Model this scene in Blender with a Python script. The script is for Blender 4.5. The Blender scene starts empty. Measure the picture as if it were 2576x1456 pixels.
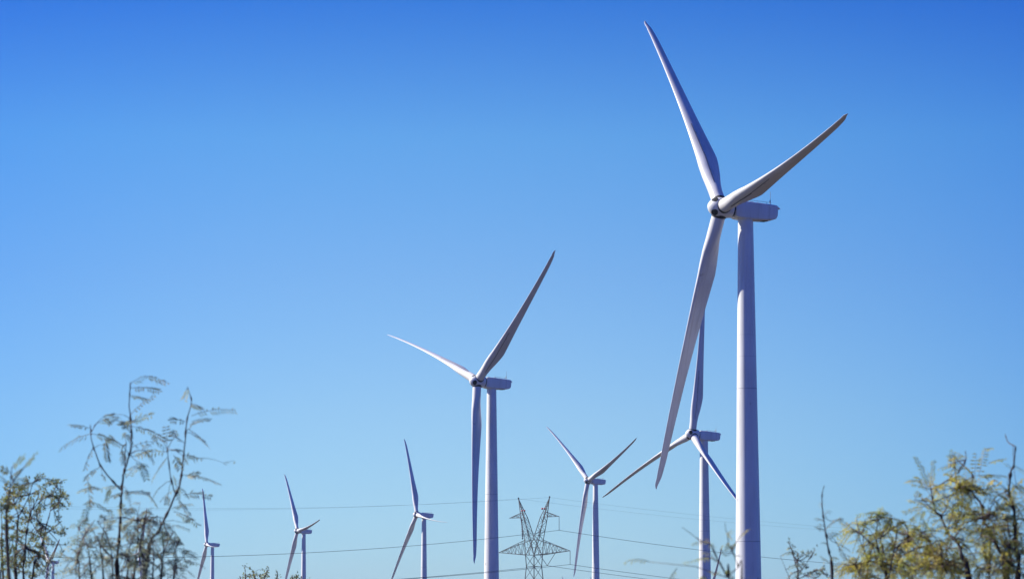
import bpy, math, random
from mathutils import Vector, Matrix
R = math.radians
random.seed(7)
SC = bpy.context.scene

# ------------------------------------------------------------------ camera
EYE = 1.9                       # eye height; the ground under the camera is z = 0
FPX, PCX, PCY = 8000.0, 1287.5, 728.0   # focal length in survey pixels
PITCH = math.atan(872 / FPX)
cam = bpy.data.cameras.new('camera')
cam.sensor_width = 36
cam.lens = 36 * FPX / 2575
cam.clip_start = 0.1
cam.clip_end = 60000
cam.dof.use_dof = True
cam.dof.focus_distance = 620
cam.dof.aperture_fstop = 14
camo = bpy.data.objects.new('camera', cam)
SC.collection.objects.link(camo)
camo.location = (0, 0, EYE)
camo.rotation_euler = (R(90) + PITCH, 0, 0)
SC.camera = camo
SC.cycles.use_denoising = True
SC.cycles.volume_bounces = 0
SC.view_settings.view_transform = 'Standard'
SC.view_settings.look = 'None'
SC.view_settings.gamma = 1
SC.view_settings.exposure = 0.62

# ------------------------------------------------------------------ sky and sun
SUN_AZ, SUN_EL = R(106.5), R(34)      # azimuth measured from -Y (towards the camera) round to -X
SUN_DIR = Vector((-math.sin(SUN_AZ) * math.cos(SUN_EL), -math.cos(SUN_AZ) * math.cos(SUN_EL), math.sin(SUN_EL)))
w = bpy.data.worlds.new('World')
SC.world = w
w.use_nodes = True
nt = w.node_tree
for n in list(nt.nodes):
    nt.nodes.remove(n)
N = nt.nodes.new
out = N('ShaderNodeOutputWorld')
bg = N('ShaderNodeBackground')
sky = N('ShaderNodeTexSky')
sky.sky_type = 'NISHITA'
sky.sun_disc = False
sky.sun_elevation = SUN_EL
sky.sun_rotation = math.atan2(SUN_DIR.x, SUN_DIR.y)
sky.air_density = 1.0
sky.dust_density = 0.3
sky.ozone_density = 3.0
bg.inputs[1].default_value = 0.0667
tc = N('ShaderNodeTexCoord')
sep = N('ShaderNodeSeparateXYZ')
ramp = N('ShaderNodeValToRGB')
mul = N('ShaderNodeMixRGB')
mul.blend_type = 'MULTIPLY'
mul.inputs[0].default_value = 1
nt.links.new(tc.outputs['Generated'], sep.inputs[0])
# deep clear air: the blue deepens with height above the horizon
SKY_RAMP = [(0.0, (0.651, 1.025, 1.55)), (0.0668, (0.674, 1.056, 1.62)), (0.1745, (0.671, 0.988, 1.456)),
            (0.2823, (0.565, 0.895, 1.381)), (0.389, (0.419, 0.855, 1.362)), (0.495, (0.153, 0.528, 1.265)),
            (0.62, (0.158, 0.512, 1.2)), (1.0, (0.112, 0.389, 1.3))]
ad = N('ShaderNodeMath'); ad.operation = 'ADD'; ad.inputs[1].default_value = 0.012
sq = N('ShaderNodeMath'); sq.operation = 'POWER'; sq.inputs[1].default_value = 2
ab = N('ShaderNodeMath'); ab.operation = 'ABSOLUTE'
sm = N('ShaderNodeMath'); sm.operation = 'ADD'
L = nt.links.new
L(sep.outputs['X'], ad.inputs[0]); L(ad.outputs[0], ab.inputs[0]); L(ab.outputs[0], sq.inputs[0])
L(sep.outputs['Z'], sm.inputs[1]); sm.inputs[0].default_value = 0.0
side = N('ShaderNodeMapRange'); side.inputs['From Min'].default_value = 0; side.inputs['From Max'].default_value = 0.06
L(sq.outputs[0], side.inputs['Value'])
sr = N('ShaderNodeValToRGB')  # lens falloff towards both sides, painted into the sky colour
while len(sr.color_ramp.elements) < 6: sr.color_ramp.elements.new(0.5)
for i, e in enumerate(sr.color_ramp.elements):
    q = 0.06 * i / 5
    e.position = i / 5
    e.color = (math.exp(-17 * q), math.exp(-8 * q), math.exp(-1.2 * q), 1)
L(side.outputs[0], sr.inputs[0])
mr = N('ShaderNodeMapRange')
mr.inputs['From Min'].default_value = 0.0
mr.inputs['From Max'].default_value = 0.4
bk = N('ShaderNodeMath'); bk.operation = 'MULTIPLY_ADD'; bk.inputs[1].default_value = -0.3     # sky behind the camera deepened to cut fill light on shaded towers
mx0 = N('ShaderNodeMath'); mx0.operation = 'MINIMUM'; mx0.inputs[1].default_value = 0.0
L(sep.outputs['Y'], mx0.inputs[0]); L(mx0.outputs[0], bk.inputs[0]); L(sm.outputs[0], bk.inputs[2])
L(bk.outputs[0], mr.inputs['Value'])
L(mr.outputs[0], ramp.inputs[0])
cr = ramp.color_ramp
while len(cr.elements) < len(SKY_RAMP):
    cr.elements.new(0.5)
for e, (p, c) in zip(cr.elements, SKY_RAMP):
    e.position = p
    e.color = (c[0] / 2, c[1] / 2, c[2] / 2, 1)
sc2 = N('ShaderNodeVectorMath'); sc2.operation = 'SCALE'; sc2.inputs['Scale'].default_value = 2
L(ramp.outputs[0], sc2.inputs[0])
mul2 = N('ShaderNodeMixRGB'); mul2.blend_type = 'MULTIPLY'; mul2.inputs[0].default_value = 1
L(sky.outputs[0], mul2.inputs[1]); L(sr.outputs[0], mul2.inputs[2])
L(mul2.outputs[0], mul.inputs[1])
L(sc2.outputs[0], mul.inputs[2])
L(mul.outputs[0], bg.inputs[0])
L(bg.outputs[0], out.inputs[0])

sl = bpy.data.lights.new('sun', 'SUN')
sl.energy = 5.0
sl.angle = R(0.53)
sl.color = (1.0, 0.965, 0.87)
so = bpy.data.objects.new('sun', sl)
SC.collection.objects.link(so)
so.rotation_euler = SUN_DIR.to_track_quat('Z', 'Y').to_euler()

# ------------------------------------------------------------------ helpers
def tag(o, label=None, cat=None, group=None, kind=None):
    if label: o['label'] = label
    if cat: o['category'] = cat
    if group: o['group'] = group
    if kind: o['kind'] = kind
    return o

def empty(name, loc, rz=0):
    o = bpy.data.objects.new(name, None)
    o.empty_display_size = 0.5
    SC.collection.objects.link(o)
    o.location = loc
    o.rotation_euler.z = rz
    return o

def link(name, me, parent=None):
    o = bpy.data.objects.new(name, me)
    SC.collection.objects.link(o)
    if parent: o.parent = parent
    return o

class MB:
    """collects vertices and faces, then becomes one mesh"""
    def __init__(s):
        s.v, s.f, s.m = [], [], []
    def ring_loft(s, rings, cap=True, mat=0):
        n = len(rings[0])
        b = len(s.v)
        for r in rings: s.v += [tuple(p) for p in r]
        for i in range(len(rings) - 1):
            for k in range(n):
                a, c = b + i * n + k, b + i * n + (k + 1) % n
                s.f.append((a, c, c + n, a + n)); s.m.append(mat)
        if cap:
            s.f.append(tuple(b + k for k in range(n))[::-1]); s.m.append(mat)
            e = b + (len(rings) - 1) * n
            s.f.append(tuple(e + k for k in range(n))); s.m.append(mat)
    def tube(s, pts, rad, n=6, mat=0, cap=True):
        pts = [Vector(p) for p in pts]
        if not isinstance(rad, (list, tuple)): rad = [rad] * len(pts)
        rings, u = [], None
        for i, p in enumerate(pts):
            d = (pts[min(i + 1, len(pts) - 1)] - pts[max(i - 1, 0)])
            d = d.normalized() if d.length > 1e-9 else Vector((0, 0, 1))
            if u is None:
                u = d.orthogonal().normalized()
            else:
                u = (u - d * u.dot(d))
                u = u.normalized() if u.length > 1e-6 else d.orthogonal().normalized()
            w_ = d.cross(u)
            rings.append([p + (u * math.cos(2 * math.pi * k / n) + w_ * math.sin(2 * math.pi * k / n)) * rad[i] for k in range(n)])
        s.ring_loft(rings, cap, mat)
    def lathe(s, prof, n=32, axis='Z', org=(0, 0, 0)):
        rings = []
        for h, r in prof:
            ring = []
            for k in range(n):
                a = 2 * math.pi * k / n
                p = (r * math.cos(a), r * math.sin(a), h) if axis == 'Z' else (h, r * math.cos(a), r * math.sin(a))
                ring.append(Vector(p) + Vector(org))
            rings.append(ring)
        s.ring_loft(rings)
    def box(s, lo, hi):
        x0, y0, z0 = lo; x1, y1, z1 = hi
        s.ring_loft([[(x0, y0, z0), (x1, y0, z0), (x1, y1, z0), (x0, y1, z0)], [(x0, y0, z1), (x1, y0, z1), (x1, y1, z1), (x0, y1, z1)]])
    def mesh(s, name, mats, smooth=True):
        me = bpy.data.meshes.new(name)
        me.from_pydata(s.v, [], s.f)
        for m in (mats if isinstance(mats, (list, tuple)) else [mats]): me.materials.append(m)
        me.polygons.foreach_set('material_index', s.m)
        me.polygons.foreach_set('use_smooth', [smooth] * len(me.polygons))
        me.update()
        return me

def fix_normals(me):
    import bmesh
    bm = bmesh.new(); bm.from_mesh(me)
    bmesh.ops.recalc_face_normals(bm, faces=bm.faces)
    bm.to_mesh(me); bm.free()
    return me

def sharp(me, deg=35):
    me.set_sharp_from_angle(angle=R(deg))
    return me

def view_point(x, y, d):
    """world position of a survey pixel at forward depth d metres"""
    cp, sp = math.cos(PITCH), math.sin(PITCH)
    a, b = (x - PCX) / FPX * d, (PCY - y) / FPX * d
    return Vector((a, cp * d - sp * b, EYE + sp * d + cp * b))

# ------------------------------------------------------------------ materials
def mat(name, col, rough=0.5, metal=0.0, var=0.0, scale=1.0, dirt=None, stretch=(1, 1, 1), bump=0.0):
    m = bpy.data.materials.new(name); m.use_nodes = True
    t = m.node_tree; p = t.nodes['Principled BSDF']
    p.inputs['Base Color'].default_value = (*col, 1)
    p.inputs['Roughness'].default_value = rough
    p.inputs['Metallic'].default_value = metal
    if var or dirt:
        c = t.nodes.new('ShaderNodeTexCoord'); mp = t.nodes.new('ShaderNodeMapping')
        mp.inputs['Scale'].default_value = stretch
        nz = t.nodes.new('ShaderNodeTexNoise'); nz.inputs['Scale'].default_value = scale; nz.inputs['Detail'].default_value = 6
        rp = t.nodes.new('ShaderNodeValToRGB')
        lo = dirt or tuple(x * (1 - var) for x in col)
        rp.color_ramp.elements[0].position = 0.3; rp.color_ramp.elements[0].color = (*lo, 1)
        rp.color_ramp.elements[1].position = 0.62; rp.color_ramp.elements[1].color = (*col, 1)
        t.links.new(c.outputs['Object'], mp.inputs[0]); t.links.new(mp.outputs[0], nz.inputs['Vector'])
        t.links.new(nz.outputs['Fac'], rp.inputs[0]); t.links.new(rp.outputs[0], p.inputs['Base Color'])
        if bump:
            b = t.nodes.new('ShaderNodeBump'); b.inputs['Strength'].default_value = bump; b.inputs['Distance'].default_value = 0.02
            t.links.new(nz.outputs['Fac'], b.inputs['Height']); t.links.new(b.outputs[0], p.inputs['Normal'])
    return m

M = {}
M['paint'] = mat('white_turbine_paint', (0.82, 0.815, 0.80), 0.45, 0, 0, 0.5, (0.73, 0.715, 0.69), (1, 1, 0.25))
M['blade'] = mat('white_blade_gelcoat', (0.80, 0.785, 0.77), 0.4, 0, 0, 0.35, (0.66, 0.63, 0.60), (1, 1, 0.3))
def weather(m, k_spot=0.85):
    t = m.node_tree; p = t.nodes['Principled BSDF']; src = p.inputs['Base Color'].links[0].from_socket
    c = t.nodes.new('ShaderNodeTexCoord'); l = t.links.new
    def layer(scale, stretch, lo, hi, dark, src):
        mp = t.nodes.new('ShaderNodeMapping'); mp.inputs['Scale'].default_value = stretch
        nz = t.nodes.new('ShaderNodeTexNoise'); nz.inputs['Scale'].default_value = scale; nz.inputs['Detail'].default_value = 5
        r = t.nodes.new('ShaderNodeValToRGB')
        r.color_ramp.elements[0].position = lo; r.color_ramp.elements[0].color = (1, 1, 1, 1)
        r.color_ramp.elements[1].position = hi; r.color_ramp.elements[1].color = (*dark, 1)
        mx = t.nodes.new('ShaderNodeMixRGB'); mx.blend_type = 'MULTIPLY'; mx.inputs[0].default_value = 1
        l(c.outputs['Object'], mp.inputs[0]); l(mp.outputs[0], nz.inputs['Vector']); l(nz.outputs['Fac'], r.inputs[0])
        l(src, mx.inputs[1]); l(r.outputs[0], mx.inputs[2])
        return mx.outputs[0]
    src = layer(2.2, (1, 1, 0.05), 0.52, 0.72, (0.86, 0.84, 0.81), src)      # long run-off streaks
    src = layer(0.9, (1, 1, 0.6), 0.66, 0.74, (0.72, 0.69, 0.66), src)       # small grime patches
    l(src, p.inputs['Base Color'])
weather(M['paint']); weather(M['blade'])
M['seam'] = mat('grimy_weld_seam', (0.55, 0.54, 0.535), 0.6, 0, 0.2, 2)
M['rubber'] = mat('black_rubber', (0.02, 0.02, 0.023), 0.6, 0, 0.3, 3)
M['fin'] = mat('grey_plastic_fins', (0.10, 0.10, 0.105), 0.6, 0, 0.3, 3)
M['hole'] = mat('dark_opening', (0.015, 0.016, 0.02), 0.8, 0, 0.3, 3)
M['grey'] = mat('grey_painted_steel', (0.35, 0.35, 0.36), 0.5, 0, 0.2, 3)
M['lattice'] = mat('weathered_galvanised_steel', (0.085, 0.092, 0.1), 0.55, 0.25, 0.35, 0.6)
M['wire'] = mat('aluminium_conductor', (0.14, 0.145, 0.15), 0.55, 0.4, 0.2, 0.3)
M['insul'] = mat('grey_glazed_insulator', (0.17, 0.17, 0.175), 0.3, 0, 0.2, 4)
M['red'] = mat('faded_red_ball', (0.55, 0.08, 0.09), 0.5, 0, 0.2, 2)
M['ground'] = mat('dry_desert_soil', (0.046, 0.034, 0.030), 0.95, 0, 0, 0.05, (0.026, 0.023, 0.019))
M['bark'] = mat('dark_brown_bark', (0.07, 0.052, 0.05), 0.85, 0, 0.45, 60, None, (1, 1, 0.3), 0.4)
M['twig'] = mat('reddish_brown_twig', (0.15, 0.105, 0.09), 0.8, 0, 0.4, 50)

def leaf_mat(name, cols, trans=0.45):
    m = bpy.data.materials.new(name); m.use_nodes = True
    t = m.node_tree; t.nodes.clear()
    o = t.nodes.new('ShaderNodeOutputMaterial'); mx = t.nodes.new('ShaderNodeMixShader')
    d = t.nodes.new('ShaderNodeBsdfPrincipled'); tr = t.nodes.new('ShaderNodeBsdfTranslucent')
    d.inputs['Roughness'].default_value = 0.55
    c = t.nodes.new('ShaderNodeTexCoord'); nz = t.nodes.new('ShaderNodeTexNoise')
    nz.inputs['Scale'].default_value = 9; nz.inputs['Detail'].default_value = 4; nz.inputs['Roughness'].default_value = 0.75
    rp = t.nodes.new('ShaderNodeValToRGB')
    k = len(cols)
    while len(rp.color_ramp.elements) < k: rp.color_ramp.elements.new(0.5)
    for i, (e, col) in enumerate(zip(rp.color_ramp.elements, cols)):
        e.position = 0.33 + 0.34 * i / (k - 1); e.color = (*col, 1)
    l = t.links.new
    l(c.outputs['Object'], nz.inputs['Vector']); l(nz.outputs['Fac'], rp.inputs[0])
    l(rp.outputs[0], d.inputs['Base Color']); l(rp.outputs[0], tr.inputs['Color'])
    mx.inputs[0].default_value = trans
    l(d.outputs[0], mx.inputs[1]); l(tr.outputs[0], mx.inputs[2]); l(mx.outputs[0], o.inputs[0])
    return m
M['leaf_grey'] = leaf_mat('grey_green_leaflets', [(0.07, 0.11, 0.085), (0.20, 0.25, 0.17), (0.36, 0.38, 0.25), (0.58, 0.53, 0.40)], 0.58)
M['leaf_olive'] = leaf_mat('yellow_olive_leaflets', [(0.13, 0.19, 0.11), (0.38, 0.40, 0.09), (0.58, 0.51, 0.10), (0.72, 0.58, 0.20)], 0.6)
M['leaf_dark'] = leaf_mat('dark_olive_leaves', [(0.05, 0.085, 0.06), (0.18, 0.22, 0.08), (0.31, 0.29, 0.07), (0.50, 0.38, 0.09)], 0.45)

# ------------------------------------------------------------------ ground
HUB_H = 68.0
ROTOR_R = 45.0
TILT = R(3.5)
# (hub centre with the eye at z = 0, yaw of the nose, tip azimuths, label)
TURBINES = [
    ((31.8, 480.3, 64.9), 201.3, (319.3, 80.5, 199.8), 'largest and nearest white wind turbine, its thick tower filling the right side of the view'),
    ((-8.5, 775.4, 62.0), 212.4, (289.1, 50.6, 172.5), 'second largest white wind turbine, left of the lattice pylon, one blade hanging straight down'),
    ((51.5, 908.7, 57.5), 212.5, (5.8, 127.7, 248.1), 'white wind turbine partly hidden behind the hanging blade and tower of the largest turbine'),
    ((35.3, 1478.9, 72.0), 211.8, (307.0, 67.0, 187.0), 'white wind turbine just right of the lattice pylon, two upper blades spread in a V'),
    ((-50.1, 1677.3, 63.8), 205.2, (335.1, 97.1, 216.6), 'small white wind turbine left of the second largest one, thin sunlit blade crossing its nacelle'),
    ((-131.9, 1960.3, 64.6), 203.0, (323.2, 83.1, 203.1), 'small wind turbine with a short dark blade rising to the right over its nacelle'),
    ((-215.1, 2247.9, 64.6), 197.8, (333.4, 93.8, 213.7), 'small wind turbine just right of the tall left mesquite, short white blade under its nacelle'),
    ((-408.9, 2816.5, 65.6), 202.0, (65.0, 185.0, 305.0), 'tiny distant wind turbine behind the twigs of the dark shrub at the left edge'),
    ((-335.2, 2866.0, 73.8), 205.0, (25.0, 145.0, 265.0), 'distant wind turbine hidden behind the foliage of the tall left mesquite'),
    ((164.2, 2678.8, 33.1), 210.0, (26.0, 146.0, 266.0), 'distant wind turbine showing only one dark blade to the left of the largest tower'),
    ((49.3, 3654.9, 27.1), 205.0, (24.0, 144.0, 264.0), 'very distant wind turbine showing only a white blade tip right of the pylon legs'),
    ((89.3, 3655.3, 23.5), 205.0, (0.0, 120.0, 240.0), 'very distant wind turbine showing only a blade tip left of the V turbine tower'),
    ((527.5, 3654.7, 29.4), 215.0, (30.0, 150.0, 270.0), 'very distant wind turbine showing only a white blade tip behind the right mesquite'),
]
PYLON = view_point(1343, 1633, 720)
KNOTS = [(0, 0, 0, 3.0), (-25, 25, 0.1, 2.0), (25, 25, 0.0, 2.0), (0, 45, -0.2, 2.0), (PYLON.x, PYLON.y, PYLON.z, 1.0)]
OVERHANG = 4.15
for (h, yaw, az, lab) in TURBINES:
    KNOTS.append((h[0] - OVERHANG * math.cos(R(yaw)), h[1] - OVERHANG * math.sin(R(yaw)), h[2] + EYE - HUB_H, 1.0))
def ground_z(x, y):
    sw, sz = 1e-7, -6e-7
    for (a, b, c, wt) in KNOTS:
        q = wt / ((x - a) ** 2 + (y - b) ** 2 + 25.0) ** 1.25
        sw += q; sz += q * c
    return sz / sw
g = MB()
def axis(lim, first, grow):
    r, st = [0.0], first
    while r[-1] < lim:
        r.append(r[-1] + st); st *= grow
    return [-q for q in r[:0:-1]] + r
gx, gy = axis(9000, 4, 1.11), axis(14000, 4, 1.09)
for y in gy:
    for x in gx:
        g.v.append((x, y, ground_z(x, y) - 0.02))
nx = len(gx)
for j in range(len(gy) - 1):
    for i in range(nx - 1):
        g.f.append((j * nx + i, j * nx + i + 1, (j + 1) * nx + i + 1, (j + 1) * nx + i)); g.m.append(0)
tag(link('ground', g.mesh('ground', M['ground'])), kind='structure')

# ------------------------------------------------------------------ wind turbines
def lerp_tab(tab, x):
    for (x0, a), (x1, b) in zip(tab, tab[1:]):
        if x <= x1:
            t = (x - x0) / (x1 - x0)
            return a + (b - a) * t
    return tab[-1][1]
CHORD = [(0.0, 2.1), (0.05, 2.1), (0.085, 2.36), (0.13, 2.9), (0.18, 3.2), (0.215, 3.24), (0.26, 3.05), (0.35, 2.62), (0.45, 2.2), (0.6, 1.72), (0.75, 1.38), (0.88, 1.12), (0.94, 0.93), (0.97, 0.68), (0.985, 0.48), (0.996, 0.22), (1.0, 0.05)]
THICK = [(0.0, 1.0), (0.05, 1.0), (0.1, 0.68), (0.15, 0.45), (0.22, 0.32), (0.4, 0.24), (0.7, 0.18), (1.0, 0.15)]
ROUND = [(0.0, 1.0), (0.05, 1.0), (0.16, 0.1), (0.22, 0.0), (1.0, 0.0)]
LEAD = [(0.0, 0.5), (0.05, 0.5), (0.22, 0.335), (0.9, 0.36), (0.96, 0.45), (1.0, 1.0)]   # share of the chord ahead of the pitch axis
TWIST = [(0.0, 12.0), (0.2, 11.0), (0.4, 6.0), (0.7, 2.0), (1.0, 0.0)]
PITCH_B, PREBEND, CONE = 92.0, 3.2, R(2.0)
ROOT_R = 1.25
def blade_section(s, k, n):
    """point k of n round the aerofoil at span share s, in blade axes (X upwind, Z along the blade)"""
    c, th, ro, le = lerp_tab(CHORD, s), lerp_tab(THICK, s), lerp_tab(ROUND, s), lerp_tab(LEAD, s)
    a = 2 * math.pi * k / n
    xs = 0.5 + 0.5 * math.cos(a)                    # 1 leading edge, 0 trailing edge
    q = 1 - xs
    yt = 5 * th * (0.2969 * math.sqrt(max(q, 0)) - 0.126 * q - 0.3516 * q * q + 0.2843 * q ** 3 - 0.1036 * q ** 4)
    camber = 0.035 * 4 * q * (1 - q) * (1 - ro)
    side = 1 if math.sin(a) >= 0 else -1
    ya = side * yt + camber
    yc = 0.5 * math.sin(a) * th
    u = (xs - 1 + le) * c
    v = (ya * (1 - ro) + yc * ro) * c
    t = R(PITCH_B + lerp_tab(TWIST, s))
    # leading edge direction (sin t, cos t); suction side is +Y once feathered
    X = u * math.sin(t) - v * math.cos(t)
    Y = u * math.cos(t) + v * math.sin(t)
    z = ROOT_R + s * (ROTOR_R - ROOT_R)
    r = z / ROTOR_R
    return Vector((X + z * math.sin(CONE), Y - PREBEND * r * r, z * math.cos(CONE)))
def blade_mesh(nspan, n):
    b = MB()
    ss = [i / nspan for i in range(int(nspan * 0.94) + 1)] + [0.95, 0.96, 0.97, 0.978, 0.985, 0.991, 0.996, 1.0]
    b.ring_loft([[blade_section(s, k, n) for k in range(n)] for s in ss])
    return sharp(fix_normals(b.mesh('blade', M['blade'])), 50)
BLADE = blade_mesh(60, 40)
# vortex fins on the suction side: single fins near the root, then a solid strip
vg = MB()
def fin_point(s, q, lift=0.0):
    n = 400
    k = q * n
    p = blade_section(s, k, n)
    dp = (blade_section(s, k + 3, n) - blade_section(s, k - 3, n)).normalized()
    ds = Vector((0, 0, 1))
    nn = ds.cross(dp).normalized()
    if nn.y < 0: nn = -nn
    return p + nn * lift
vg.ring_loft([[fin_point(0.072 + 0.0085 * j, 0.24 - 0.0018 * j, -0.02), fin_point(0.072 + 0.0085 * j, 0.244 - 0.0018 * j, -0.02), fin_point(0.072 + 0.0085 * j, 0.244 - 0.0018 * j, 0.006), fin_point(0.072 + 0.0085 * j, 0.24 - 0.0018 * j, 0.006)] for j in range(22)])
for i in range(34):
    s = 0.075 + 0.0048 * i
    q0 = 0.235 - 0.001 * i
    a, c = fin_point(s, q0, -0.01), fin_point(s + 0.0016, q0 + 0.018, -0.01)
    a2, c2 = fin_point(s, q0, 0.05), fin_point(s + 0.0016, q0 + 0.018, 0.08)
    e = Vector((0, 0, 0.02))
    vg.ring_loft([[a - e, c - e, c + e, a + e], [a2 - e, c2 - e, c2 + e, a2 + e]])
ring = []
for i in range(25):
    s = 0.24 + 0.0062 * i
    q0 = 0.202 - 0.0006 * i
    ring.append([fin_point(s, q0, -0.01), fin_point(s, q0 + 0.012, -0.01), fin_point(s, q0 + 0.012, 0.03), fin_point(s, q0, 0.03)])
vg.ring_loft(ring)
FINS = fix_normals(vg.mesh('vortex_fins', M['fin'], False))

# spinner with rounded nose
sp = MB()
sp.lathe([(-1.75, 1.2), (-1.7, 1.42), (-1.2, 1.5), (-0.3, 1.53), (0.6, 1.5), (1.1, 1.36), (1.5, 1.12), (1.8, 0.83), (2.05, 0.45), (2.15, 0.02)], 40, 'X')
SPINNER = sharp(fix_normals(sp.mesh('spinner', M['paint'])), 60)
def hole_mesh():
    b = MB()                                        # rounded opening with a lip, lying on the nose cone
    pr = [(0.6, 1.5), (1.1, 1.36), (1.5, 1.12), (1.8, 0.83), (2.05, 0.45)]
    def surf(u, v):
        a = u * 2
        rr = lerp_tab(pr, v)
        return Vector((v, rr * math.sin(a), rr * math.cos(a)))
    n = 24
    def rim(k, q, lift):
        a = 2 * math.pi * k / n
        p = surf(0.25 * q * math.cos(a) * (1.15 if math.cos(a) > 0 else 0.9), 1.3 + 0.42 * q * math.sin(a))
        return p + Vector((0.6, p.y, p.z)).normalized() * lift
    b.ring_loft([[rim(k, q, l) for k in range(n)] for q, l in ((1.05, -0.1), (1.05, 0.022), (0.97, 0.03), (0.75, 0.03), (0.5, 0.03), (0.25, 0.03), (0.05, 0.03))])
    return fix_normals(b.mesh('nose_opening', M['hole'], False))
NOSE_HOLE = hole_mesh()
b = MB(); b.lathe([(0.9, 1.0), (0.9, 1.16), (1.47, 1.16), (1.47, 1.0)], 36, 'Z')
COLLAR = sharp(fix_normals(b.mesh('root_collar', M['rubber'])), 40)
b = MB(); b.lathe([(-2.3, 1.0), (-2.3, 1.12), (-1.76, 1.2), (-1.7, 1.0)], 32, 'X')
SHAFT = sharp(fix_normals(b.mesh('main_bearing', M['hole'])), 40)

def nacelle_mesh():
    b = MB()
    rings = []
    #  x behind the hub, bottom, top, half width
    for (x, z0, z1, hw) in [(-2.02, -1.15, 0.85, 1.05), (-2.08, -1.34, 0.98, 1.2), (-2.5, -1.52, 1.05, 1.36), (-3.4, -1.62, 1.06, 1.42), (-5.5, -1.66, 0.98, 1.45), (-7.3, -1.62, 0.88, 1.45),
                            (-8.2, -1.54, 0.82, 1.42), (-8.75, -1.34, 0.78, 1.38), (-8.98, -1.05, 0.72, 1.33), (-9.04, -0.75, 0.62, 1.28)]:
        r = 0.26; ring = []
        for (cy, cz, a0) in ((hw - r, z1 - r, 0), (-hw + r, z1 - r, 90), (-hw + r, z0 + r, 180), (hw - r, z0 + r, 270)):
            for i in range(6):
                a = R(a0 + 18 * i)
                ring.append((x, cy + r * math.cos(a), cz + r * math.sin(a)))
        rings.append(ring)
    b.ring_loft(rings)
    return sharp(fix_normals(b.mesh('nacelle', M['paint'])), 40)
NACELLE = nacelle_mesh()
b = MB()
b.ring_loft([[(-8.75, y, z) for (y, z) in ((-1.36, 0.42), (1.36, 0.42), (1.36, 0.72), (-1.36, 0.72))],
             [(-9.45, y, z) for (y, z) in ((-1.2, 0.2), (1.2, 0.2), (1.2, 0.30), (-1.2, 0.30))]])
REAR_LIP = fix_normals(b.mesh('rear_lip', M['paint'], False))
b = MB()
b.box((-7.6, -0.7, -1.69), (-6.9, 0.7, -1.56))
VENT = fix_normals(b.mesh('belly_vent', M['rubber'], False))
b = MB()
for y in (-1.1, 1.1):
    b.tube([(-4.2, y, 0.98), (-4.2, y, 1.30), (-7.9, y, 1.12), (-7.9, y, 0.78)], 0.03)
    for x in (-5.7, -7.2): b.tube([(x, y, 0.85), (x, y, 1.26 - 0.04 * (-x - 4.2))], 0.03)
for x in (-3.2, -5.0): b.box((x - 0.3, -0.35, 0.95), (x + 0.3, 0.35, 1.2))
RAIL = fix_normals(b.mesh('roof_rail', M['grey'], False))
b = MB()
b.tube([(-8.1, 0.5, 0.75), (-8.1, 0.5, 2.9)], 0.028)
b.tube([(-8.5, -0.4, 0.75), (-8.5, -0.4, 1.45)], 0.04)
b.tube([(-8.5, -0.4, 1.45), (-8.5, -0.4, 1.75)], [0.12, 0.07])
b.tube([(-8.5, -0.75, 1.3), (-8.5, -0.05, 1.3)], 0.03)
MAST = fix_normals(b.mesh('wind_mast', M['grey'], False))

TOP_R, FOOT_R = 1.15, 2.12
TOWER_TOP = HUB_H - 1.55
def tower_r(z):
    t = z / TOWER_TOP
    return FOOT_R + (TOP_R - FOOT_R) * t
b = MB()
b.lathe([(-1.5, FOOT_R + 0.02), (0, FOOT_R)] + [(z, tower_r(z)) for z in (8, 16, 24, 32, 40, 48, 56, TOWER_TOP)], 64)
TOWER = sharp(fix_normals(b.mesh('tower', M['paint'])), 40)
def band(z, dz, pr, name, m):
    b = MB(); r0, r1 = tower_r(z) + pr, tower_r(z + dz) + pr
    b.lathe([(z, r0 - 0.3), (z, r0), (z + dz, r1), (z + dz, r1 - 0.3)], 64)
    return sharp(fix_normals(b.mesh(name, m)), 40)
FLANGES = [band(z, 0.13, 0.006, 'flange', M['seam']) for z in (17.3, 40.4)]
WELDS = [band(z, 0.035, 0.004, 'weld_seam', M['seam']) for z in (48.6, 45.3)]
YAW_RING = band(TOWER_TOP - 0.25, 0.3, 0.12, 'yaw_ring', M['paint'])
# a door with a frame at the foot of the tower
b = MB()
b.box((FOOT_R - 0.25, -0.45, 0.35), (FOOT_R + 0.05, 0.45, 2.5))
DOOR = fix_normals(b.mesh('door', M['grey'], False))

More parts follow.
